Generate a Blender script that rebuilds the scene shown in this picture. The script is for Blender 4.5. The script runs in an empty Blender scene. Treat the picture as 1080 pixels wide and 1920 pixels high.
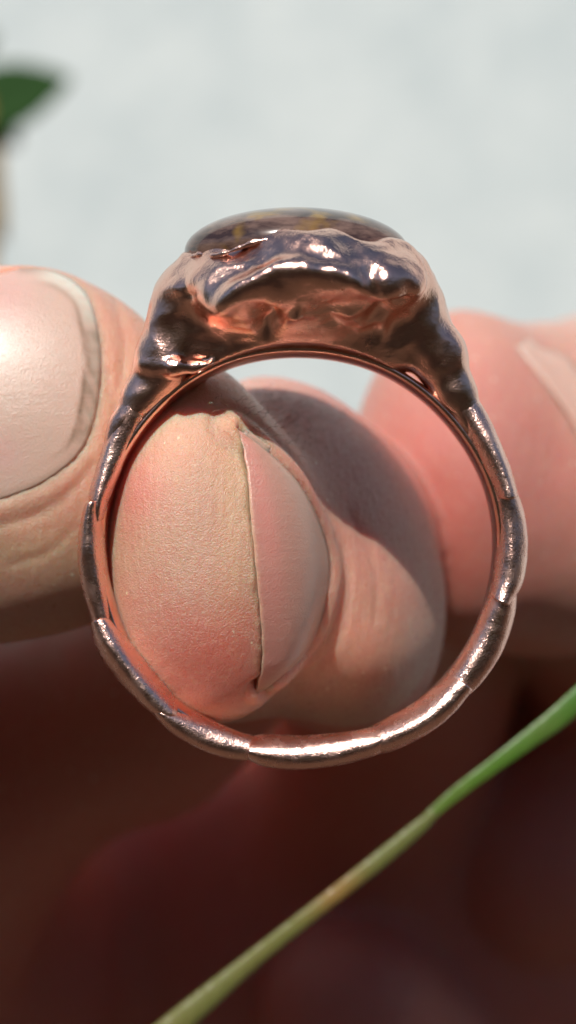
import bpy, bmesh, math, random
import numpy as np
from mathutils import Vector
random.seed(7); rng = np.random.default_rng(11)
S = bpy.context.scene
S.unit_settings.scale_length = 0.01            # one Blender unit is one centimetre
D = 7.5                                        # camera to ring, cm
K = 4.57 / 1920                                # cm per photo pixel in the plane of the ring

# ---------------------------------------------------------------- camera
cam = bpy.data.cameras.new('camera'); co = bpy.data.objects.new('camera', cam)
S.collection.objects.link(co); S.camera = co
co.location = (0, -D, 0); co.rotation_euler = (math.pi/2, 0, 0)
cam.sensor_fit = 'VERTICAL'; cam.sensor_height = 36; cam.lens = 36*D/4.57
cam.clip_start = 0.1; cam.clip_end = 20000
cam.dof.use_dof = True; cam.dof.focus_distance = D - 0.20
cam.dof.aperture_fstop = cam.lens*1e-3/(2*0.095)
# ---------------------------------------------------------------- sky, sun
SUN = Vector((-0.20, -0.69, 0.75)).normalized()
el = math.asin(SUN.z); az = math.atan2(SUN.x, SUN.y)
w = bpy.data.worlds.new("World"); S.world = w; w.use_nodes = True
nt = w.node_tree; sky = nt.nodes.new('ShaderNodeTexSky'); sky.sky_type = 'NISHITA'
sky.sun_disc = False; sky.sun_elevation = el; sky.sun_rotation = az
sky.air_density = 1.0; sky.dust_density = 0.6; sky.ozone_density = 1.5
nt.nodes['Background'].inputs['Strength'].default_value = 0.075
nt.links.new(sky.outputs[0], nt.nodes['Background'].inputs[0])
sl = bpy.data.lights.new('sun', 'SUN'); sl.energy = 5.0; sl.angle = math.radians(0.53); sl.color = (1, 0.95, 0.88)
so = bpy.data.objects.new('sun', sl); S.collection.objects.link(so)
so.rotation_euler = SUN.to_track_quat('Z', 'Y').to_euler()
S.view_settings.view_transform = 'Standard'; S.view_settings.look = 'None'
S.view_settings.exposure = 0.0; S.view_settings.gamma = 1
S.cycles.max_bounces = 8

# ---------------------------------------------------------------- helpers
def P(px, py, y=0.0):
    s = K*(D+y)/D
    return np.array([(px-540)*s, y, (960-py)*s])
def link(name, me, mat=None, parent=None, smooth=True, **props):
    o = bpy.data.objects.new(name, me); S.collection.objects.link(o)
    if mat and not me.materials: me.materials.append(mat)
    if parent: o.parent = parent
    if smooth and len(me.polygons): me.polygons.foreach_set('use_smooth', [True]*len(me.polygons))
    for k, v in props.items(): o[k] = v
    return o
def mesh(name, v, f):
    me = bpy.data.meshes.new(name)
    v = np.asarray(v, dtype=np.float32).reshape(-1, 3)
    if isinstance(f, np.ndarray):
        n = len(f); me.vertices.add(len(v)); me.vertices.foreach_set('co', v.ravel())
        me.loops.add(n*4); me.loops.foreach_set('vertex_index', f.astype(np.int32).ravel())
        me.polygons.add(n); me.polygons.foreach_set('loop_start', np.arange(0, n*4, 4, dtype=np.int32))
        me.polygons.foreach_set('loop_total', np.full(n, 4, dtype=np.int32))
        me.update(calc_edges=True); me.validate()
    else:
        me.from_pydata(v.tolist(), [], [list(map(int, q)) for q in f]); me.update()
    return me
def empty(name, loc=(0,0,0), **props):
    o = bpy.data.objects.new(name, None); o.location = loc; S.collection.objects.link(o)
    for k, v in props.items(): o[k] = v
    return o
def colour_attr(me, cols):
    a = me.color_attributes.new('tone', 'FLOAT_COLOR', 'POINT')
    c = np.ones((len(cols), 4), dtype=np.float32); c[:, :3] = cols
    a.data.foreach_set('color', c.ravel())
LAT = rng.random((64, 64, 64)).astype(np.float32)
def vnoise(p, f, off=0.0):                      # smooth value noise, 0..1
    q = np.asarray(p)*f + 31.7 + off
    i = np.floor(q).astype(int); t = q-i; t = t*t*(3-2*t)
    r = 0
    for dx in (0, 1):
        for dy in (0, 1):
            for dz in (0, 1):
                wgt = (t[:, 0] if dx else 1-t[:, 0])*(t[:, 1] if dy else 1-t[:, 1])*(t[:, 2] if dz else 1-t[:, 2])
                r = r + wgt*LAT[(i[:, 0]+dx) % 64, (i[:, 1]+dy) % 64, (i[:, 2]+dz) % 64]
    return r
def axis(segs):                                 # [(start, end, step), ...] -> rectilinear coordinates
    out = []
    for a, b, s in segs:
        n = max(1, round((b-a)/s)); out += list(np.linspace(a, b, n, endpoint=False))
    out.append(segs[-1][1]); return np.array(out, dtype=np.float32)
def surface_net(X, Y, Z, F):                    # quads of the zero level of F on a rectilinear grid
    neg = F < 0
    c = neg[:-1, :-1, :-1].astype(np.int8)
    tot = sum(neg[dx:neg.shape[0]-1+dx, dy:neg.shape[1]-1+dy, dz:neg.shape[2]-1+dz].astype(np.int8)
              for dx in (0, 1) for dy in (0, 1) for dz in (0, 1))
    act = (tot > 0) & (tot < 8); I, J, L = np.nonzero(act)
    idx = -np.ones(act.shape, dtype=np.int32); idx[I, J, L] = np.arange(len(I))
    acc = np.zeros((len(I), 3)); cnt = np.zeros(len(I))
    for a in range(3):
        for b in (0, 1):
            for d in (0, 1):
                o0 = [0, 0, 0]; oth = [q for q in range(3) if q != a]
                o0[oth[0]] = b; o0[oth[1]] = d; o1 = list(o0); o1[a] = 1
                f0 = F[I+o0[0], J+o0[1], L+o0[2]]; f1 = F[I+o1[0], J+o1[1], L+o1[2]]
                m = (f0 < 0) != (f1 < 0); t = f0/np.where(m, f0-f1, 1)
                p0 = np.stack([X[I+o0[0]], Y[J+o0[1]], Z[L+o0[2]]], 1); p1 = np.stack([X[I+o1[0]], Y[J+o1[1]], Z[L+o1[2]]], 1)
                acc += np.where(m[:, None], p0+(p1-p0)*t[:, None], 0); cnt += m
    V = acc/cnt[:, None]; Q = []
    for a in range(3):
        sl0 = [slice(None)]*3; sl1 = [slice(None)]*3; sl0[a] = slice(0, -1); sl1[a] = slice(1, None)
        m = neg[tuple(sl0)] != neg[tuple(sl1)]
        flip0 = neg[tuple(sl0)]
        oth = [q for q in range(3) if q != a]
        m = m.copy()
        for o in oth:
            e = [slice(None)]*3; e[o] = 0; m[tuple(e)] = False; e[o] = -1; m[tuple(e)] = False
        i, j, l = np.nonzero(m); ijk = [i, j, l]
        def at(db, dd):
            r = [q.copy() for q in ijk]; r[oth[0]] -= db; r[oth[1]] -= dd
            return idx[r[0], r[1], r[2]]
        q = np.stack([at(1, 1), at(0, 1), at(0, 0), at(1, 0)], 1)
        fl = flip0[i, j, l]
        if a == 1: fl = ~fl
        q[~fl] = q[~fl][:, ::-1]; Q.append(q)
    return V, np.concatenate(Q)
def smin(a, b, k):
    h = np.clip(0.5+0.5*(b-a)/k, 0, 1); return b*(1-h)+a*h-k*h*(1-h)
def ellip(p, c, r, rot=None):                   # approximate distance to an ellipsoid
    q = [p[i]-np.float32(c[i]) for i in range(3)]
    if rot is not None:
        R = np.asarray(rot, dtype=np.float32); q = [R[0, i]*q[0]+R[1, i]*q[1]+R[2, i]*q[2] for i in range(3)]
    k0 = np.sqrt((q[0]/r[0])**2+(q[1]/r[1])**2+(q[2]/r[2])**2)
    k1 = np.sqrt((q[0]/r[0]**2)**2+(q[1]/r[1]**2)**2+(q[2]/r[2]**2)**2)
    return (k0*(k0-1)/(k1+1e-6)).astype(np.float32)
def cone(p, a, b, ra, rb):                      # capsule with a changing radius
    a = np.asarray(a, dtype=np.float32); b = np.asarray(b, dtype=np.float32); ba = b-a; n = float(ba@ba)
    h = np.clip(((p[0]-a[0])*ba[0]+(p[1]-a[1])*ba[1]+(p[2]-a[2])*ba[2])/n, 0, 1)
    d = np.sqrt((p[0]-a[0]-ba[0]*h)**2+(p[1]-a[1]-ba[1]*h)**2+(p[2]-a[2]-ba[2]*h)**2)
    return d-(ra+(rb-ra)*h)
def chain(p, pts, k=0.15):
    r = None
    for (a, ra), (b, rb) in zip(pts[:-1], pts[1:]):
        c = cone(p, a, b, ra, rb); r = c if r is None else smin(r, c, k)
    return r
def normals(V, Q):
    n = np.cross(V[Q[:, 2]]-V[Q[:, 0]], V[Q[:, 3]]-V[Q[:, 1]]); N = np.zeros_like(V)
    for i in range(4): np.add.at(N, Q[:, i], n)
    return N/(np.linalg.norm(N, axis=1, keepdims=True)+1e-9)
def curve_dist(V, pts):
    pts = np.asarray(pts); best = np.full(len(V), 1e9)
    for a, b in zip(pts[:-1], pts[1:]):
        ba = b-a; h = np.clip(((V-a)@ba)/(ba@ba), 0, 1); best = np.minimum(best, np.linalg.norm(V-a-h[:, None]*ba, axis=1))
    return best
def spline(pts, n):                             # Catmull-Rom through points of any dimension
    pts = np.asarray(pts, dtype=float); t = np.linspace(0, len(pts)-1, n); i = np.minimum(t.astype(int), len(pts)-2); u = (t-i)[:, None]
    g = lambda k: pts[np.clip(k, 0, len(pts)-1)]
    p0, p1, p2, p3 = g(i-1), g(i), g(i+1), g(i+2)
    return 0.5*(2*p1+(p2-p0)*u+(2*p0-5*p1+4*p2-p3)*u**2+(3*p1-p0-3*p2+p3)*u**3)

# ---------------------------------------------------------------- materials
def mat(name):
    m = bpy.data.materials.new(name); m.use_nodes = True; n = m.node_tree.nodes; l = m.node_tree.links
    return m, n, l, n['Principled BSDF']
def noise(n, l, scale, detail=4, rough=0.5, vec=None):
    t = n.new('ShaderNodeTexNoise'); t.inputs['Scale'].default_value = scale; t.inputs['Detail'].default_value = detail
    t.inputs['Roughness'].default_value = rough
    if vec is not None: l.new(vec, t.inputs['Vector'])
    return t
def coords(n, l, scale=(1, 1, 1)):
    tc = n.new('ShaderNodeTexCoord'); mp = n.new('ShaderNodeMapping'); mp.inputs['Scale'].default_value = scale
    l.new(tc.outputs['Object'], mp.inputs['Vector']); return mp.outputs[0]
def ramp(n, l, src, stops):
    r = n.new('ShaderNodeValToRGB'); e = r.color_ramp.elements
    while len(e) < len(stops): e.new(0.5)
    for k, (p, c) in enumerate(stops):
        e[k].position = p; e[k].color = (c, c, c, 1) if isinstance(c, (int, float)) else (*c, 1)
    l.new(src, r.inputs[0]); return r.outputs[0]
def bump(n, l, src, dist, strength=1.0, prev=None):
    b = n.new('ShaderNodeBump'); b.inputs['Distance'].default_value = dist; b.inputs['Strength'].default_value = strength
    l.new(src, b.inputs['Height'])
    if prev is not None: l.new(prev, b.inputs['Normal'])
    return b.outputs[0]
def mix(n, l, a, b, fac, mode='MIX'):
    m = n.new('ShaderNodeMix'); m.data_type = 'RGBA'; m.blend_type = mode
    for s, v in ((m.inputs[0], fac), (m.inputs[6], a), (m.inputs[7], b)):
        if isinstance(v, (int, float)): s.default_value = v
        elif isinstance(v, tuple): s.default_value = (*v, 1)
        else: l.new(v, s)
    return m.outputs[2]

def skin_material():
    m, n, l, b = mat('skin')
    a = n.new('ShaderNodeAttribute'); a.attribute_name = 'tone'
    v = coords(n, l)
    mott = noise(n, l, 3.5, 5, 0.6, v); fine = noise(n, l, 40, 3, 0.6, v)
    c = mix(n, l, a.outputs['Color'], (0.66, 0.14, 0.11), ramp(n, l, mott.outputs[0], [(0.47, 0.0), (0.70, 0.22)]))
    c = mix(n, l, c, (0.72, 0.50, 0.33), ramp(n, l, fine.outputs[0], [(0.52, 0.0), (0.75, 0.3)]))
    c = mix(n, l, c, (0.78, 0.60, 0.45), ramp(n, l, noise(n, l, 1.0, 4, 0.6, coords(n, l, (44, 20, 7))).outputs[0], [(0.56, 0.0), (0.74, 0.13)]))
    b.inputs['Coat Weight'].default_value = 0.45; b.inputs['Coat Roughness'].default_value = 0.27
    for sc_, th_, rad, col in ((5.0, 0.80, 0.035, (0.10, 0.04, 0.02)), (9.0, 0.72, 0.05, (0.80, 0.72, 0.58)), (21.0, 0.80, 0.10, (0.78, 0.68, 0.50))):
        vo = n.new('ShaderNodeTexVoronoi'); vo.inputs['Scale'].default_value = sc_
        l.new(coords(n, l, (1, 1, 0.7)), vo.inputs['Vector'])
        mask = mix(n, l, ramp(n, l, vo.outputs['Distance'], [(rad, 1.0), (rad*1.5, 0.0)]), ramp(n, l, vo.outputs['Color'], [(th_-0.01, 0.0), (th_, 1.0)]), 1.0, 'MULTIPLY')
        c = mix(n, l, c, col, mask)
    l.new(c, b.inputs['Base Color'])
    b.inputs['Subsurface Weight'].default_value = 1.0
    b.inputs['Subsurface Radius'].default_value = (1.0, 0.28, 0.16); b.inputs['Subsurface Scale'].default_value = 0.15
    b.inputs['IOR'].default_value = 1.42
    r = noise(n, l, 25, 2, 0.5, v)
    l.new(ramp(n, l, r.outputs[0], [(0.3, 0.26), (0.7, 0.46)]), b.inputs['Roughness'])
    ridges = noise(n, l, 1.0, 3, 0.55, coords(n, l, (34, 20, 7)))
    pores = n.new('ShaderNodeTexVoronoi'); pores.inputs['Scale'].default_value = 34; l.new(v, pores.inputs['Vector'])
    grain = noise(n, l, 130, 2, 0.6, v)
    nb = bump(n, l, ridges.outputs[0], 0.0085, 0.8)
    nb = bump(n, l, pores.outputs[0], 0.0025, 0.5, nb)
    nb = bump(n, l, grain.outputs[0], 0.008, 0.9, nb)
    l.new(nb, b.inputs['Normal']); l.new(nb, b.inputs['Coat Normal'])
    return m
def nail_material():
    m, n, l, b = mat('fingernail')
    a = n.new('ShaderNodeAttribute'); a.attribute_name = 'tone'
    v = coords(n, l); st = noise(n, l, 1, 3, 0.5, coords(n, l, (6, 6, 34)))
    c = mix(n, l, a.outputs['Color'], (0.62, 0.38, 0.30), ramp(n, l, st.outputs[0], [(0.45, 0.0), (0.75, 0.25)]))
    l.new(c, b.inputs['Base Color']); b.inputs['Subsurface Weight'].default_value = 0.8
    b.inputs['Subsurface Radius'].default_value = (0.9, 0.4, 0.3); b.inputs['Subsurface Scale'].default_value = 0.06
    b.inputs['Roughness'].default_value = 0.30; b.inputs['Coat Weight'].default_value = 0.25; b.inputs['Coat Roughness'].default_value = 0.3
    g = noise(n, l, 110, 2, 0.6, v)
    nb = bump(n, l, st.outputs[0], 0.003, 0.5); l.new(bump(n, l, g.outputs[0], 0.004, 0.8, nb), b.inputs['Normal'])
    return m
def copper_material(name, base, base2, rmin, rmax, dent=0.01, sparkle=0.003):
    m, n, l, b = mat(name); v = coords(n, l)
    t = noise(n, l, 5, 5, 0.6, v)
    l.new(mix(n, l, base, base2, ramp(n, l, t.outputs[0], [(0.4, 0.0), (0.65, 1.0)])), b.inputs['Base Color'])
    b.inputs['Metallic'].default_value = 1
    r = noise(n, l, 14, 4, 0.6, v); l.new(ramp(n, l, r.outputs[0], [(0.35, rmin), (0.68, rmax)]), b.inputs['Roughness'])
    d = noise(n, l, 9, 3, 0.5, v); g = noise(n, l, 120, 2, 0.7, v)
    nb = bump(n, l, d.outputs[0], dent, 0.7); l.new(bump(n, l, g.outputs[0], sparkle, 0.8, nb), b.inputs['Normal'])
    return m
SKIN = skin_material(); NAIL = nail_material()
COPPER = copper_material('copper', (0.90, 0.55, 0.46), (0.95, 0.63, 0.53), 0.17, 0.35, 0.011, 0.003)
COPPER_HEAD = copper_material('hammered_copper', (0.92, 0.54, 0.43), (0.95, 0.62, 0.50), 0.11, 0.28, 0.010, 0.002)
COPPER_IN = copper_material('polished_copper', (0.90, 0.50, 0.38), (0.95, 0.62, 0.50), 0.10, 0.2, 0.004, 0.001)

# ================================================================ the hand
A = lambda *pts: [(P(px, py, y), r) for px, py, y, r in pts]
def hand_field(p, part=None):
    # thumb, pointing right from beyond the left edge
    th = ellip(p, P(15, 850, 0.76), (0.98, 0.58, 0.92))
    th = smin(th, ellip(p, P(158, 845, 0.84), (0.41, 0.50, 0.70)), 0.12)
    th = smin(th, chain(p, [((-1.95, 1.1, 0.18), 0.88), ((-3.1, 1.7, -0.2), 0.95), ((-3.8, 3.4, -1.7), 1.25), ((-2.8, 5.6, -3.4), 1.6)], 0.3), 0.3)
    # index finger pointing at the camera through the ring
    ix = ellip(p, P(395, 1048, 0.34), (0.53, 0.49, 0.775))
    ix = smin(ix, ellip(p, P(347, 945, 0.25), (0.30, 0.37, 0.47)), 0.12)
    ix = smin(ix, ellip(p, P(375, 890, 0.42), (0.33, 0.42, 0.53)), 0.12)
    ix = smin(ix, ellip(p, P(430, 1045, 0.85), (0.50, 0.60, 0.82)), 0.1)
    t_ = math.radians(-24); rot = ((math.cos(t_), 0, math.sin(t_)), (0, 1, 0), (-math.sin(t_), 0, math.cos(t_)))
    ix = smin(ix, ellip(p, P(575, 1045, 1.36), (0.665, 0.98, 0.99), rot), 0.22)
    ix = smin(ix, chain(p, A((560, 1040, 2.0, 0.80), (600, 1040, 3.4, 0.85))+[((0.7, 5.2, -1.0), 1.0), ((0.5, 6.4, -3.2), 1.1)], 0.3), 0.25)
    # middle finger, to the right
    mf = ellip(p, P(865, 895, 2.6), (0.66, 0.75, 0.995))
    mf = smin(mf, ellip(p, P(1020, 930, 3.0), (0.94, 0.95, 1.02)), 0.3)
    mf = smin(mf, chain(p, A((1060, 900, 3.4, 1.0), (1130, 940, 4.6, 1.05))+[((2.9, 6.2, -1.3), 1.1), ((2.4, 7.2, -3.4), 1.15)], 0.3), 0.3)
    # ring finger, half hidden behind the middle one
    rf = ellip(p, P(1130, 870, 4.6), (1.25, 0.9, 1.08))
    rf = smin(rf, chain(p, A((1220, 930, 5.0, 1.05), (1240, 1000, 6.0, 1.1))+[((4.2, 7.2, -2.2), 1.1), ((3.5, 7.8, -3.8), 1.1)], 0.3), 0.3)
    # folded little finger and the heel of the palm below
    lf = chain(p, A((985, 1610, 5.9, 0.95), (1130, 1420, 6.2, 1.0))+[((4.2, 7.2, -2.4), 1.05)], 0.3)
    lf2 = chain(p, A((660, 1900, 5.0, 0.72), (860, 2060, 6.2, 0.9))+[((2.2, 8.4, -5.0), 1.2)], 0.3)
    # mass between thumb and index: web and base of the thumb
    wb = chain(p, A((435, 1165, 2.65, 0.66), (250, 1270, 3.3, 0.84), (-40, 1400, 3.6, 0.96))+[((-2.9, 4.2, -2.6), 1.25)], 0.3)
    pm = ellip(p, (0.5, 8.0, -3.6), (4.6, 2.9, 3.4))
    pm = smin(pm, cone(p, (0.4, 9.2, -5.2), (0.8, 17, -13), 2.6, 2.7), 0.8)
    u = smin(th, wb, 0.10)
    u = smin(u, ix, 0.05); u = smin(u, mf, 0.04); u = smin(u, rf, 0.06)
    u = smin(u, pm, 0.35); u = smin(u, lf, 0.05); u = smin(u, lf2, 0.05)
    return u
hx = axis([(-6.5, -1.9, 0.10), (-1.9, 0.9, 0.021), (0.9, 2.6, 0.045), (2.6, 7.0, 0.14)])
hy = axis([(-0.3, 1.3, 0.021), (1.3, 3.6, 0.05), (3.6, 19.5, 0.17)])
hz = axis([(-15.5, -5.2, 0.2), (-5.2, -2.3, 0.08), (-2.3, -1.2, 0.05), (-1.2, 1.2, 0.021), (1.2, 2.2, 0.06)])
G = (hx[:, None, None], hy[None, :, None], hz[None, None, :])
F = hand_field(G).astype(np.float32)
HV, HQ = surface_net(hx, hy, hz, F)
def frontv(px, py, lo=-0.3, hi=3.6):             # first points of the hand met along lines of sight
    px = np.asarray(px, float); py = np.asarray(py, float); n_ = len(px); k_ = K/D
    def pts(y): return np.stack([(px-540)*k_*(D+y), y+0*px, (960-py)*k_*(D+y)])
    a_ = np.full(n_, lo); fa = hand_field(pts(a_)); hit = np.full(n_, hi); done = np.zeros(n_, bool)
    for y1 in np.arange(lo+0.03, hi, 0.03):
        fb = hand_field(pts(np.full(n_, y1))); m_ = (fb < 0) & ~done
        hit[m_] = y1-0.03*fb[m_]/(fb[m_]-fa[m_]); done |= m_; fa = fb
    return pts(hit).T
def front(px, py): return frontv([px], [py])[0]
# nail outlines (photo pixels)
TH_EDGE = [(40, 506), (100, 512), (145, 535), (172, 575), (187, 650), (186, 730), (172, 800), (148, 850), (100, 892), (40, 922), (-60, 950), (-170, 950)]
IX_FREE = [(443, 800), (451, 830), (462, 900), (470, 990), (478, 1080), (486, 1180), (486, 1250), (480, 1298)]
IX_FOLD = [(447, 802), (500, 845), (560, 905), (602, 985), (620, 1060), (606, 1150), (570, 1230), (500, 1298)]
th_curve = frontv(*np.array(spline(TH_EDGE, 40)).T)
ifree = spline(IX_FREE, 90); ifree[:, 0] += 0.5*np.sin(np.arange(90)*0.9)+np.cumsum(rng.normal(0, 0.4, 90))*0.6; ifold = spline(IX_FOLD, 90)
ifree3 = frontv(*np.array(ifree).T); ifold3 = frontv(*np.array(ifold).T)
HN = normals(HV, HQ)
vis = (HV[:, 1] < 2.6)
def screen(V): q_ = D/(K*(D+V[:, 1])); return np.stack([540+V[:, 0]*q_, 960-V[:, 2]*q_], 1)
def inside(q, poly):
    r_ = np.zeros(len(q), bool); poly = np.asarray(poly, float)
    for (x0, y0), (x1, y1) in zip(poly, np.roll(poly, -1, axis=0)):
        m_ = ((y0 > q[:, 1]) != (y1 > q[:, 1])) & (q[:, 0] < (x1-x0)*(q[:, 1]-y0)/((y1-y0) if y1 != y0 else 1e-9)+x0); r_ ^= m_
    return r_
sub = np.nonzero(vis)[0]; sv = HV[sub]; sq = screen(sv); facing = HN[sub, 1] < 0.15
d_th = curve_dist(sv, th_curve); d_if = curve_dist(sv, ifold3); d_ie = curve_dist(sv, ifree3)
in_th = inside(sq, list(spline(TH_EDGE, 60))+[(-900, 950), (-900, 506)]) & facing & (sv[:, 1] < 1.3)
in_ix = inside(sq, list(ifree)+list(ifold[::-1])) & facing & (sv[:, 1] < 1.3)
calm = np.ones(len(HV)); calm[sub] = 1-np.maximum(np.maximum(in_th, in_ix), np.exp(-(np.minimum(np.minimum(d_th, d_if), d_ie)/0.12)**2))
disp = ((vnoise(HV, 1.3)-0.5)*0.05 + (vnoise(HV, 4.0)-0.5)*0.018)*calm
disp[sub] += np.where(in_th, -0.035*np.clip(d_th/0.03, 0.3, 1), 0.010*np.exp(-((d_th-0.05)/0.04)**2))
disp[sub] += np.where(in_ix, -0.035*np.clip(np.minimum(d_if, d_ie)/0.03, 0.2, 1), 0.020*np.exp(-((d_if-0.045)/0.04)**2)+0.010*np.exp(-((d_ie-0.02)/0.02)**2)*(0.4+1.2*vnoise(sv, 22)))
disp[sub] += -0.012*np.exp(-((d_if-0.12)/0.025)**2)*(~in_ix)
disp[sub] += -0.05*np.exp(-(curve_dist(sv, np.array([front(*q) for q in [(484, 1285), (498, 1302), (512, 1308)]]))/0.035)**2)
# creases: over the index beyond the nail, under the thumbnail
for cr, dp in (([(628, 1010), (655, 1090), (640, 1180), (590, 1260)], 0.012), ([(655, 960), (700, 1060), (705, 1160)], 0.008), ([(0, 985), (70, 965), (130, 925), (170, 870)], 0.007), ([(20, 1060), (90, 1035), (140, 990)], 0.005),
               ([(215, 560), (235, 640), (225, 720)], 0.008), ([(200, 700), (215, 790), (200, 880)], 0.010)):
    disp[sub] -= dp*np.exp(-(curve_dist(sv, frontv(*spline(cr, 20).T))/0.022)**2)
HV2 = HV + HN*disp[:, None]
# skin tone: blood, calluses, dirt; shade tones painted on finger back and palm
def tone(V):
    base = np.array([0.60, 0.335, 0.25]); c = np.tile(base, (len(V), 1))
    def blob(px, py, y, r, col, a):
        q = (V-P(px, py, y))/np.array(r); wgt = a*np.exp(-(q**2).sum(1))[:, None]; c[:] = c*(1-wgt)+np.array(col)*wgt
    n = vnoise(V, 2.2)[:, None]; c[:] = c*(0.92+0.16*n)
    blob(300, 830, 0.0, (0.45, 0.6, 0.25), (0.69, 0.47, 0.32), 0.85)      # pale callus at the top of the pad
    blob(440, 950, 0.0, (0.09, 0.5, 0.55), (0.66, 0.45, 0.25), 0.5)      # yellow rim by the nail
    blob(255, 960, 0.0, (0.13, 0.5, 0.34), (0.70, 0.20, 0.17), 0.75)
    blob(400, 1230, 0.1, (0.30, 0.5, 0.24), (0.64, 0.15, 0.11), 0.85)
    blob(330, 1030, 0.0, (0.2, 0.5, 0.2), (0.72, 0.47, 0.36), 0.6)
    blob(720, 1150, 1.1, (0.5, 0.7, 0.5), (0.60, 0.38, 0.28), 0.6)
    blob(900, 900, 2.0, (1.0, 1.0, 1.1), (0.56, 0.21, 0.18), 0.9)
    blob(680, 850, 1.1, (0.65, 1.2, 0.6), (0.52, 0.145, 0.12), 0.85)  # maroon of the ring head's shadow painted into the index back
    kk = (1/(1+np.exp((V[:, 2]+0.75+0.10*V[:, 1])/0.12)))[:, None]*0.8*(V[:, 1:2] > 0.9); c[:] = c*(1-kk)+np.array([0.56, 0.125, 0.085])*kk  # redder palm skin, with the deep red of its shade painted in
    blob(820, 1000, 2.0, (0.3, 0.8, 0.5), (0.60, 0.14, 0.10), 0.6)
    blob(70, 1030, 0.0, (0.6, 0.6, 0.22), (0.58, 0.42, 0.26), 0.7)
    blob(230, 640, 0.2, (0.25, 0.6, 0.4), (0.68, 0.40, 0.27), 0.7)
    return c
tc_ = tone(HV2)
d = curve_dist(HV2, th_curve); k = (0.5*np.exp(-(d/0.022)**2)*(0.25+0.75*vnoise(HV2, 9)))[:, None]; tc_ = tc_*(1-k)+np.array([0.16, 0.12, 0.06])*k
d = curve_dist(HV2, ifree3); k = (0.55*np.exp(-(d/0.03)**2)*(0.3+0.7*vnoise(HV2, 12)))[:, None]; tc_ = tc_*(1-k)+np.array([0.30, 0.24, 0.10])*k
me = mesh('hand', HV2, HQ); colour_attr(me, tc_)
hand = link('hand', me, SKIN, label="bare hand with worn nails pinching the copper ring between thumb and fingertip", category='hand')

def nail(name, left, right, nu, colfn, lift, thick=0.025, label=None):   # a curved plate lying on the finger between two outlines
    nv = len(left); left = np.asarray(left, float); right = np.asarray(right, float)
    ss = np.linspace(0, 1, nu)[None, :, None]; q = (left[:, None]*(1-ss)+right[:, None]*ss).reshape(-1, 2)
    p0 = frontv(q[:, 0], q[:, 1]).reshape(nv, nu, 3)
    nrm = np.cross(np.gradient(p0, axis=0), np.gradient(p0, axis=1)); nrm /= np.linalg.norm(nrm, axis=2, keepdims=True)+1e-9
    nrm[nrm[:, :, 1] > 0] *= -1; top = []; cols = []
    for j in range(nv):
        for i in range(nu):
            s = i/(nu-1); top.append(p0[j, i]+nrm[j, i]*lift(s, j/(nv-1))); cols.append(colfn(s, j/(nv-1), *q[j*nu+i]))
    top = np.array(top); g = top.reshape(nv, nu, 3)
    nn = np.cross(np.gradient(g, axis=0), np.gradient(g, axis=1)); nn /= np.linalg.norm(nn, axis=2, keepdims=True)+1e-9
    nn[nn[:, :, 1] > 0] *= -1
    bot = (g-nn*thick).reshape(-1, 3); V = np.concatenate([top, bot]); o = nv*nu; f = []
    for j in range(nv-1):
        for i in range(nu-1):
            a = j*nu+i; f.append((a, a+1, a+nu+1, a+nu)); f.append((o+a, o+a+nu, o+a+nu+1, o+a+1))
    rim = [i for i in range(nu)]+[j*nu+nu-1 for j in range(1, nv)]+[(nv-1)*nu+i for i in range(nu-2, -1, -1)]+[j*nu for j in range(nv-2, 0, -1)]
    for a, b in zip(rim, rim[1:]+rim[:1]): f.append((a, o+a, o+b, b))
    me = mesh(name, V, f); colour_attr(me, np.array(cols+cols))
    ob = link(name, me, NAIL, hand)
    if label: ob['label'] = label
    return ob
def ix_col(s, t, px, py):
    pink = np.array([0.54, 0.24, 0.20]); pale = np.array([0.50, 0.33, 0.26]); red = np.array([0.66, 0.26, 0.22])
    c = pink*(1-s)+pale*s; r = math.exp(-((s-0.22)/0.12)**2)*max(0, 1-abs(t-0.4)*2); c = c*(1-0.5*r)+red*0.5*r
    e = math.exp(-(s/0.04)**2)*(0.25+0.3*math.sin(t*31+math.sin(t*77))**2); c = c*(1-e)+np.array([0.60, 0.47, 0.30])*e
    if t > 0.85: c = c*(1-(t-0.85)*4)+np.array([0.35, 0.22, 0.12])*(t-0.85)*4
    return c
nail('fingernail', ifree, ifold, 22, ix_col, lambda s, t: (0.012+0.012*math.sin(math.pi*s))*min(1, 7*min(t, 1-t))-0.010-0.008*s**6+0.006*min(1, 7*min(t, 1-t)), thick=0.02)
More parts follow.
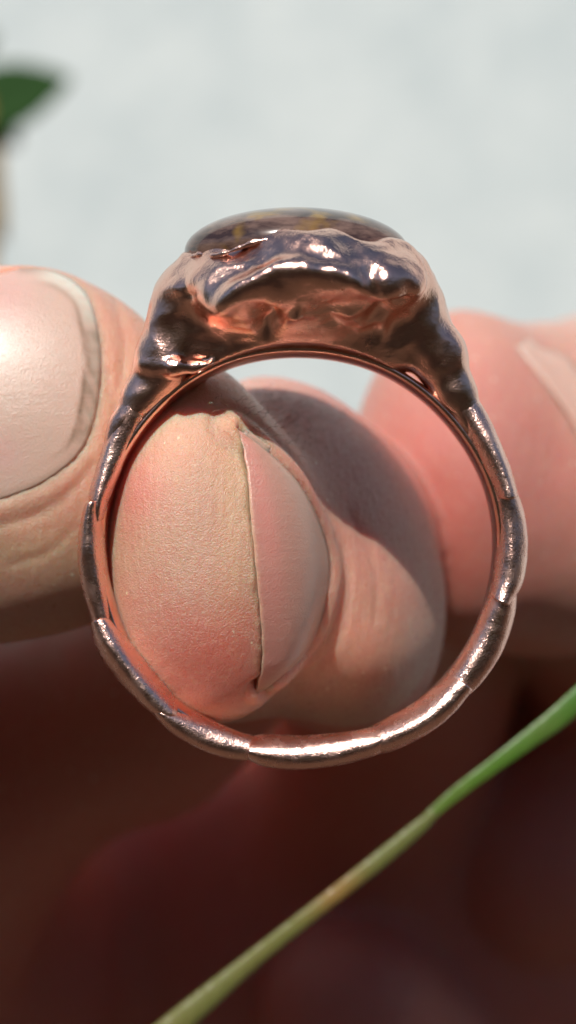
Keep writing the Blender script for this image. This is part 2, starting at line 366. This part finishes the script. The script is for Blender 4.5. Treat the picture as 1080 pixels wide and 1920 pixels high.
# thumb nail: columns run from the far left to the free edge
tedge = spline(TH_EDGE, 70); top0 = np.array([-420, 430]); 
tleft = np.stack([np.full(70, -260.0), np.linspace(500, 950, 70)], 1); tleft[:, 1] = tedge[:, 1]*0.6+720*0.4
ndirt = rng.random(200)
def th_col(s, t, px, py):
    pinkish = np.array([0.62, 0.36, 0.30]); pale = np.array([0.64, 0.47, 0.38]); white = np.array([0.70, 0.62, 0.53]); dirt = np.array([0.17, 0.11, 0.06])
    dedge = float(np.min(np.hypot(tedge[:, 0]-px, tedge[:, 1]-py)))
    c = pale*0.5+pinkish*0.5
    r = math.exp(-((py-560)/70)**2)*math.exp(-((px-10)/60)**2)+math.exp(-((py-850)/40)**2)*math.exp(-((px-0)/40)**2); c = c*(1-0.5*r)+np.array([0.72, 0.36, 0.34])*0.5*r
    fd = 1/(1+math.exp((py-835)/14)); wob = 24+2.5*math.sin(py*0.043+1)+1.2*math.sin(py*0.117); fd *= 1/(1+math.exp((78-px)/9))
    k = fd/(1+math.exp((dedge-wob)/2.5)); amt = 1/(1+math.exp(-(py-595)/18))
    sp = 0.7+0.3*ndirt[int(py/7) % 200]; k3 = k*(0.55+0.45*ndirt[int(py/5+px/9) % 200]); c = c*(1-k3)+(white*(1-0.9*amt*sp)+dirt*0.9*amt*sp)*k3
    k2 = fd*math.exp(-((dedge-wob-4)/5)**2)*(0.3+0.6*amt); c = c*(1-k2)+dirt*k2
    k4 = 0.6*(1-fd)*math.exp(-(dedge/9)**2); c = c*(1-k4)+dirt*k4
    return c
nail('fingernail', tleft, tedge, 60, th_col, lambda s, t: 0.007/(1+math.exp((t-0.60)/0.05))+0.001, thick=0.012, label='broad thumbnail with a chalky dirt-lined free edge')
mn_l = spline([(968, 652), (998, 690), (1038, 740), (1072, 790), (1100, 850)], 14); mn_r = spline([(998, 636), (1055, 668), (1090, 715), (1130, 780), (1150, 850)], 14)
nail('fingernail', mn_l, mn_r, 10, lambda s, t, px, py: np.array([0.60, 0.38, 0.31]), lambda s, t: 0.015)

# short soft hairs on the back of the finger
r4 = random.Random(9); n_h = 380
hp = np.array([(r4.gauss(540, 60), r4.gauss(765, 35)) for _ in range(n_h)]); base_ = frontv(hp[:, 0], hp[:, 1]); hvv = []; hff = []
for p_ in base_[base_[:, 1] < 3.0]:
    d_ = np.array([r4.uniform(-0.2, 0.8), r4.uniform(-1.0, -0.4), r4.uniform(0.1, 0.9)]); d_ /= np.linalg.norm(d_); L_ = r4.uniform(0.03, 0.06)
    sd = np.cross(d_, (0.3, 0.2, 1)); sd /= np.linalg.norm(sd); up = np.cross(sd, d_); i0 = len(hvv)
    for u_, r_ in ((0, 0.0011), (0.5, 0.0009), (1, 0.0003)):
        c_ = p_+d_*L_*u_+np.array([0.02, 0, -0.02])*u_*u_
        for k_ in range(3): hvv.append(c_+r_*(sd*math.cos(k_*2.09)+up*math.sin(k_*2.09)))
    for a_ in (0, 3):
        for k_ in range(3): hff.append((i0+a_+k_, i0+a_+(k_+1) % 3, i0+a_+3+(k_+1) % 3, i0+a_+3+k_))
mh, n, l, b = mat('fine_hair'); b.inputs['Base Color'].default_value = (0.45, 0.30, 0.22, 1); b.inputs['Roughness'].default_value = 0.4
link('fine_hair', mesh('fine_hair', hvv, hff), mh, hand, kind='stuff')

# ================================================================ the ring
ring = empty('ring', tuple(P(562, 1030)), label='copper ring with a dark domed stone and a twig-like segmented band', category='ring')
RC = np.array(ring.location)
def rel(v): return np.asarray(v)-RC
def rlink(name, v, f, m, **pr): return link(name, mesh(name, rel(v), f), m, ring, **pr)
# smooth inner band
def lathe_band(r0, r1, y0, y1, nseg=220):
    V = []; f = []; cs = []
    for k in range(20):
        a = 2*math.pi*k/20; ca, sa = math.cos(a), math.sin(a)
        cs.append(((r0+r1)/2+(r1-r0)/2*math.copysign(abs(ca)**0.9, ca), (y0+y1)/2+(y1-y0)/2*math.copysign(abs(sa)**0.95, sa)))
    for i in range(nseg):
        a = 2*math.pi*i/nseg; wob = 1+0.004*math.sin(3*a+1)+0.003*math.sin(7*a)
        for r, y in cs: V.append((RC[0]+r*wob*math.cos(a), y, RC[2]+r*wob*math.sin(a)))
    n = len(cs)
    for i in range(nseg):
        for k in range(n): f.append((i*n+k, i*n+(k+1) % n, ((i+1) % nseg)*n+(k+1) % n, ((i+1) % nseg)*n+k))
    return V, f
v, f = lathe_band(0.866, 0.925, -0.055, 0.19)
rlink('inner_band', v, f, COPPER_IN)
# overlapping twig segments: px, py, half width px
SEGS = [
 [(262, 742, 25), (236, 796, 22), (212, 846, 20), (195, 894, 18), (183, 935, 16), (180, 968, 11)],
 [(173, 948, 14), (168, 985, 19), (167, 1040, 21), (175, 1100, 20), (184, 1145, 18), (192, 1178, 15)],
 [(186, 1166, 18), (204, 1204, 24), (231, 1244, 26), (264, 1286, 25), (300, 1322, 21), (326, 1338, 12)],
 [(300, 1334, 12), (335, 1358, 22), (385, 1384, 24), (434, 1400, 22), (474, 1408, 18), (496, 1410, 14)],
 [(470, 1408, 18), (500, 1413, 25), (560, 1416, 26), (630, 1410, 25), (690, 1397, 22), (716, 1388, 17)],
 [(695, 1394, 20), (730, 1384, 25), (785, 1356, 26), (835, 1318, 25), (868, 1284, 20)],
 [(850, 1300, 20), (880, 1268, 25), (915, 1212, 27), (940, 1150, 25), (950, 1105, 19)],
 [(943, 1118, 19), (958, 1080, 24), (963, 1020, 25), (958, 960, 24), (944, 905, 19)],
 [(952, 925, 18), (936, 880, 22), (912, 826, 23), (884, 774, 24), (856, 735, 26)],
]
def twig(seg, k):
    pts = spline([(*P(a, b, 0)[[0, 2]], h*K*1.07) for a, b, h in seg], 46); V = []; f = []; nc = 28
    tx = np.gradient(pts[:, :2], axis=0); tx /= np.linalg.norm(tx, axis=1, keepdims=True)
    r1 = random.Random(k*13+5); ph = [r1.uniform(0, 6.28) for _ in range(6)]; skew = r1.uniform(-0.5, 0.5)
    for i, (x, z, h) in enumerate(pts):
        nx, nz = -tx[i, 1], tx[i, 0]; u = i/45
        sgn = 1 if (x-RC[0])*nx+(z-RC[2])*nz > 0 else -1; nx *= sgn; nz *= sgn
        x -= nx*0.010; z -= nz*0.010; h += 0.008
        hy_ = 0.115+0.02*math.sin(u*3+ph[0])
        for j in range(nc):
            a = 2*math.pi*j/nc
            m = 1+0.03*math.sin(3*a+ph[1]+u*4)+0.012*math.sin(5*a+ph[2]-u*7)+0.02*math.sin(u*11+ph[3]+a)
            m *= 1+0.004*math.sin(u*40+2*a+ph[4])
            rr = h*math.cos(a)*m; yy = -hy_*math.sin(a)*m*min(1, h/0.045)
            sh = (0.035*math.sin(a)+0.02*math.cos(a+ph[5]))*(1 if i > 22 else -1)*(abs(u-0.5)*2)**4*0.6   # ragged ends
            V.append((x+nx*rr+tx[i, 0]*sh, yy+0.015, z+nz*rr+tx[i, 1]*sh))
    n = len(pts)
    for i in range(n-1):
        for j in range(nc): f.append((i*nc+j, i*nc+(j+1) % nc, (i+1)*nc+(j+1) % nc, (i+1)*nc+j))
    f.append(tuple(range(nc))[::-1]); f.append(tuple((n-1)*nc+j for j in range(nc)))
    return V, f
for k, sg in enumerate(SEGS):
    v, f = twig(sg, k)
    o = rlink('band_segment', v, f, COPPER)
    o.data.polygons[-1].use_smooth = False; o.data.polygons[-2].use_smooth = False
# head: bezel and shoulders
cx, cy, cz = axis([(-1.0, 1.0, 0.0125)]), axis([(-0.62, 0.62, 0.0125)]), axis([(0.25, 1.36, 0.0125)])
g = (cx[:, None, None], cy[None, :, None], cz[None, None, :])
def head_field(p):
    h = ellip(p, P(556, 545, 0), (0.61, 0.50, 0.255))
    h = smin(h, ellip(p, P(562, 612, 0), (0.61, 0.19, 0.29)), 0.08)
    h = smin(h, ellip(p, P(560, 520, 0), (0.56, 0.46, 0.24)), 0.06)
    L = chain(p, [(P(345, 600), 0.16), (P(305, 672), 0.115), (P(266, 742), 0.075), (P(234, 800), 0.055), (P(208, 858), 0.045)], 0.05)
    R = chain(p, [(P(760, 590), 0.17), (P(818, 668), 0.12), (P(852, 735), 0.085), (P(886, 790), 0.062), (P(914, 850), 0.05)], 0.05)
    h = smin(smin(h, L, 0.08), R, 0.08)
    h = smin(h, chain(p, [(P(272, 686, -0.08), 0.030), (P(330, 688, -0.12), 0.032), (P(395, 690, -0.12), 0.03)], 0.02), 0.025)
    h = smin(h, chain(p, [(P(312, 705, -0.02), 0.085), (P(264, 760, 0), 0.06), (P(226, 815, 0), 0.045)], 0.02), 0.03)
    c_ = P(435, 545, -0.47); pn = np.array([-0.45, -0.71, 0.54]); pn /= np.linalg.norm(pn)   # flank sloping back, upper left
    h = -smin(-h, -((p[0]-c_[0])*pn[0]+(p[1]-c_[1])*pn[1]+(p[2]-c_[2])*pn[2]), 0.09)
    h = smin(h, ellip(p, P(715, 522, -0.33), (0.19, 0.14, 0.10)), 0.06)
    # seat for the stone, wavy rim
    xx, yy, zz = p
    rim = P(0, 458)[2]+0.015*np.sin(xx*9+1)+0.012*np.sin(xx*23+yy*9)+0.01*np.sin(yy*17)+0.10*xx*xx*(-1.6)
    h = np.maximum(h, zz-rim+0.012)
    q = np.sqrt((xx-RC[0])**2+(zz-RC[2])**2)
    h = np.maximum(h, 0.900-q)                    # bore
    return h
Fh = head_field(g).astype(np.float32)
V, Q = surface_net(cx, cy, cz, Fh); N = normals(V, Q)
rd = lambda f, o=0: 1-np.abs(2*vnoise(V, f, o)-1)
q = np.hypot(V[:, 0]-RC[0], V[:, 2]-RC[2]); keep = np.clip((q-0.915)/0.05, 0, 1)
dsp = (vnoise(V, 2.8)-0.5)*0.06 + (rd(4.0, 3)-0.6)*0.040 + (rd(9, 9)-0.5)*0.020 + (vnoise(V, 18, 5)-0.5)*0.005
dsp += 0.045*np.exp(-(curve_dist(V, [P(400, 590, -0.36), P(450, 540, -0.44), P(520, 508, -0.47), P(620, 510, -0.48), P(700, 540, -0.46), P(810, 560, -0.36)])/0.05)**2)
for px, py, y, r, a in [(515, 618, -0.36, 0.065, -0.09), (722, 610, -0.38, 0.055, -0.08), (640, 620, -0.36, 0.09, -0.05), (400, 640, -0.3, 0.05, -0.04), (545, 590, -0.4, 0.03, 0.05),
                        (690, 520, -0.5, 0.05, -0.05), (760, 560, -0.45, 0.05, -0.05), (800, 620, -0.3, 0.04, 0.06), (345, 540, -0.3, 0.05, -0.06)]:
    c = P(px, py, y); dd = np.linalg.norm((V-c)*np.array([1, 0.6, 0.75])+np.stack([vnoise(V, 9, i_*7.3)-0.5 for i_ in range(3)], 1)*0.10, axis=1); dsp += a*np.exp(-(dd/r)**2)
shd = 1-0.6*np.clip((np.abs(V[:, 0]-P(556, 0)[0])-0.50)/0.15, 0, 1); rimk = 1-0.6*np.clip((V[:, 2]-P(0, 478)[2])/0.03, 0, 1)
V2 = V + N*(dsp*keep*shd*rimk)[:, None]
rlink('bezel', V2, Q, COPPER_HEAD)
# thin curled copper edge along the stone
edge = []
for i in range(160):
    a = 2*math.pi*i/160; r = 1+0.03*math.sin(5*a)+0.02*math.sin(11*a+1)
    c = P(558, 462); edge.append((c[0]+0.500*r*math.cos(a), 0.355*r*math.sin(a), c[2]-0.03+0.015*math.sin(4*a+1)+0.012*math.sin(9*a)-0.06*math.cos(a)**2))
edge = np.array(edge); tv = []; tf = []
for i in range(160):
    t = edge[(i+1) % 160]-edge[i-1]; t /= np.linalg.norm(t); n1 = np.cross(t, (0, 0, 1)); n1 /= np.linalg.norm(n1); n2 = np.cross(n1, t)
    rr = 0.011+0.004*math.sin(i*0.7)+0.003*math.sin(i*1.9)
    for j in range(8):
        b = 2*math.pi*j/8; tv.append(edge[i]+n1*rr*math.cos(b)*1.3+n2*rr*math.sin(b))
for i in range(160):
    for j in range(8): tf.append((i*8+j, i*8+(j+1) % 8, ((i+1) % 160)*8+(j+1) % 8, ((i+1) % 160)*8+j))
rlink('bezel_lip', tv, tf, COPPER)
# stone
m, n, l, b = mat('dark_agate'); vv = coords(n, l, (1, 1, 3.0))
t1 = noise(n, l, 4.5, 6, 0.65, vv); t2 = noise(n, l, 7, 2, 0.5, coords(n, l)); 
c = mix(n, l, (0.035, 0.018, 0.015), (0.16, 0.10, 0.08), ramp(n, l, t1.outputs[0], [(0.42, 0.0), (0.62, 1.0)]))
c = mix(n, l, c, (0.30, 0.17, 0.02), ramp(n, l, t2.outputs[0], [(0.52, 0.0), (0.70, 0.6)]))
l.new(c, b.inputs['Base Color']); b.inputs['Roughness'].default_value = 0.16; b.inputs['Coat Weight'].default_value = 0.6
b.inputs['Coat Roughness'].default_value = 0.08
STONE = m
sv, sf = [], []
c0 = P(556, 473)
for i in range(49):
    th = math.pi*i/48
    for j in range(96):
        ph = 2*math.pi*j/96; sv.append((c0[0]+0.500*math.sin(th)*math.cos(ph), 0.35*math.sin(th)*math.sin(ph), c0[2]+0.192*math.cos(th)))
for i in range(48):
    for j in range(96): sf.append((i*96+j, i*96+(j+1) % 96, (i+1)*96+(j+1) % 96, (i+1)*96+j))
rlink('stone', sv, sf, STONE)

# ================================================================ grass blade in front of the palm
m, n, l, b = mat('grass_green'); v = coords(n, l, (1, 1, 1)); st = noise(n, l, 3, 3, 0.5, v)
a = n.new('ShaderNodeAttribute'); a.attribute_name = 'tone'
l.new(mix(n, l, a.outputs['Color'], (0.12, 0.14, 0.04), ramp(n, l, st.outputs[0], [(0.4, 0.0), (0.7, 0.5)])), b.inputs['Base Color'])
fb = noise(n, l, 1, 3, 0.6, coords(n, l, (30, 30, 4))); l.new(bump(n, l, fb.outputs[0], 0.01, 0.8), b.inputs['Normal'])
b.inputs['Roughness'].default_value = 0.4; b.inputs['Subsurface Weight'].default_value = 0.4
b.inputs['Subsurface Radius'].default_value = (0.5, 1, 0.2); b.inputs['Subsurface Scale'].default_value = 0.03
GRASS = m
def stalk(name, pts, parent, n_=60, flat=0.45, colfn=None):
    pts = spline([(*P(px, py, y), h*K*0.76) for px, py, y, h in pts], n_); V = []; f = []; cols = []; nc = 16
    for i in range(n_):
        t = pts[min(i+1, n_-1), :3]-pts[max(i-1, 0), :3]; t /= np.linalg.norm(t); n1 = np.cross(t, (0, 1, 0)); n1 /= np.linalg.norm(n1); n2 = np.cross(n1, t)
        for j in range(nc):
            a_ = 2*math.pi*j/nc; rr = pts[i, 3]*(1-0.25*max(0, math.cos(a_-1.6))**6)
            V.append(pts[i, :3]+n1*rr*math.cos(a_)+n2*rr*flat*math.sin(a_)); cols.append(colfn(i/(n_-1)) if colfn else (0.1, 0.25, 0.03))
    for i in range(n_-1):
        for j in range(nc): f.append((i*nc+j, i*nc+(j+1) % nc, (i+1)*nc+(j+1) % nc, (i+1)*nc+j))
    f.append(tuple(range(nc))[::-1]); f.append(tuple((n_-1)*nc+j for j in range(nc)))
    me = mesh(name, V, f); colour_attr(me, np.array(cols)); return link(name, me, GRASS, parent)
blade = empty('grass_stem', tuple(P(330, 1930, -0.9)), label='blurred green grass stem slanting across the shaded palm', category='grass stem')
def gl(o): o.location = -Vector(blade.location); return o
gl(stalk('leaf_sheath', [(250, 1990, -1.5, 29), (350, 1905, -1.48, 26), (470, 1803, -1.46, 18), (600, 1700, -1.45, 16), (700, 1622, -1.44, 17), (780, 1556, -1.43, 15), (815, 1524, -1.43, 10)], blade,
         colfn=lambda t: (0.16-0.03*t+0.09*math.exp(-((t-0.55)/0.07)**2), 0.14, 0.04)))
gl(stalk('leaf_blade', [(770, 1562, -1.42, 9), (850, 1492, -1.41, 13), (930, 1432, -1.40, 15), (1000, 1380, -1.38, 19), (1050, 1342, -1.36, 22), (1110, 1285, -1.35, 21), (1190, 1200, -1.34, 15)], blade,
         flat=0.25, colfn=lambda t: (0.10-0.07*t, 0.16-0.01*t, 0.025-0.015*t)))

# ================================================================ behind: pale wall, leafy plant; round about: ground, hedge
m, n, l, b = mat('pale_render'); v = coords(n, l); t1 = noise(n, l, 0.35, 5, 0.65, v); t2 = noise(n, l, 2.5, 4, 0.6, v)
c = mix(n, l, (0.51, 0.57, 0.575), (0.60, 0.65, 0.645), ramp(n, l, t1.outputs[0], [(0.35, 0.0), (0.65, 1.0)]))
l.new(c, b.inputs['Base Color']); b.inputs['Roughness'].default_value = 0.9; l.new(bump(n, l, t2.outputs[0], 0.15, 0.6), b.inputs['Normal'])
bm = bmesh.new(); bmesh.ops.create_cube(bm, size=1)
for q_ in bm.verts: q_.co = Vector((q_.co.x*500, 62+q_.co.y*12, -45+(q_.co.z+0.5)*190))
me = bpy.data.meshes.new('wall'); bm.to_mesh(me); bm.free()
link('wall', me, m, smooth=False, label='pale grey white wall far out of focus behind the ring', category='wall')
m, n, l, b = mat('soil_and_turf'); v = coords(n, l); t1 = noise(n, l, 0.3, 6, 0.65, v)
l.new(mix(n, l, (0.085, 0.042, 0.027), (0.06, 0.042, 0.022), ramp(n, l, t1.outputs[0], [(0.42, 0.0), (0.6, 1.0)])), b.inputs['Base Color']); b.inputs['Roughness'].default_value = 0.9
me = mesh('ground', [(-9000, -9000, -45), (9000, -9000, -45), (9000, 9000, -45), (-9000, 9000, -45)], [(0, 1, 2, 3)])
link('ground', me, m, smooth=False, kind='structure')
def leafmat(name, c1, c2):
    m, n, l, b = mat(name); t = noise(n, l, 2, 3, 0.5, coords(n, l)); l.new(mix(n, l, c1, c2, t.outputs[0]), b.inputs['Base Color']); b.inputs['Roughness'].default_value = 0.85; b.inputs['Specular IOR Level'].default_value = 0.2
    return m
LEAF = leafmat('leaf_green', (0.010, 0.035, 0.006), (0.018, 0.055, 0.010)); HEDGE = leafmat('hedge_green', (0.045, 0.04, 0.02), (0.085, 0.075, 0.035)); STRAW = leafmat('straw', (0.36, 0.22, 0.06), (0.42, 0.27, 0.09))
yl = 26.0
plant = empty('plant', tuple(P(-60, 900, yl)), label='blurred green leafy plant at the upper left edge', category='plant')
def broad_leaf(base, tip, wdt, nrm):
    base, tip = np.array(base), np.array(tip); ax = tip-base; L = np.linalg.norm(ax); ax /= L; sd = np.cross(ax, nrm); sd /= np.linalg.norm(sd); up = np.cross(sd, ax)
    V = []; f = []; n_ = 14
    for th_ in (0, 0.03):
        for i in range(n_+1):
            u = i/n_; hw = wdt*math.sin(math.pi*min(1, u*0.97+0.02))**0.8*(1-0.3*u)
            for s in (-1, -0.5, 0, 0.5, 1): V.append(base+ax*L*u+sd*hw*s+up*(abs(s)*hw*0.25-th_-0.15*u*u*L*0.3))
    o = 5*(n_+1)
    for i in range(n_):
        for j in range(4): a_ = i*5+j; f += [(a_, a_+1, a_+6, a_+5), (o+a_, o+a_+5, o+a_+6, o+a_+1)]
        f += [(i*5, i*5+5, o+i*5+5, o+i*5), (i*5+4, o+i*5+4, o+i*5+9, i*5+9)]
    return V, f
pl = np.array(plant.location)
for b_, t_, w_ in [(P(-90, 235, yl), P(128, 140, yl), 0.95), (P(-70, 190, yl+1), P(30, 270, yl+0.5), 0.65), (P(-90, 130, yl+2), P(-10, 60, yl+2), 0.4)]:
    v, f = broad_leaf(b_, t_, w_, (0.1, -0.9, 0.45)); link('leaf', mesh('leaf', np.array(v)-pl, f), LEAF, plant)
def tube(pts, r, nc=10):
    pts = np.asarray(pts, dtype=float); V = []; f = []
    for i in range(len(pts)):
        t = pts[min(i+1, len(pts)-1)]-pts[max(i-1, 0)]; t /= np.linalg.norm(t); n1 = np.cross(t, (0, 1, 0)); n1 /= np.linalg.norm(n1); n2 = np.cross(n1, t)
        for j in range(nc): a_ = 2*math.pi*j/nc; V.append(pts[i]+(n1*math.cos(a_)+n2*math.sin(a_))*r)
    for i in range(len(pts)-1):
        for j in range(nc): f.append((i*nc+j, i*nc+(j+1) % nc, (i+1)*nc+(j+1) % nc, (i+1)*nc+j))
    return V, f
v, f = tube(spline([P(-40, 180, yl), P(-16, 330, yl), P(-10, 450, yl), P(-30, 700, yl), P(-60, 6000, yl)], 30), 0.20)
link('stem', mesh('stem', np.array(v)-pl, f), STRAW, plant)
# hedge behind the viewer, seen only in copper; made tall to block low sky
hv = []; hf = []
r3 = random.Random(3)
for k in range(22000):
    q_ = r3.uniform(-1, 1); z = -45+r3.random()**0.9*r3.uniform(95, 118); dp = r3.random()*25
    if abs(q_) < 0.5: x, y = q_*520, -120-dp-6*math.sin(q_*26)
    else: x = math.copysign(235+dp+6*math.sin(q_*40), q_); y = -120+(abs(q_)-0.5)*340
    a_, b2 = r3.uniform(0, 6.28), r3.uniform(-1, 1); s = r3.uniform(2.5, 5)
    u = Vector((math.cos(a_), b2*0.5, math.sin(a_))).normalized()*s; w_ = u.cross(Vector((r3.uniform(-1, 1), 1, r3.uniform(-1, 1)))).normalized()*s*0.45
    c = Vector((x, y, z)); i0 = len(hv); hv += [c-u, c+w_, c+u, c-w_]; hf.append((i0, i0+1, i0+2, i0+3))
link('hedge', mesh('hedge', [tuple(q) for q in hv], hf), HEDGE, smooth=False, kind='stuff', label='dark leafy garden hedge out of view opposite the pale wall, mirrored in the copper, made tall to block low sky', category='hedge')
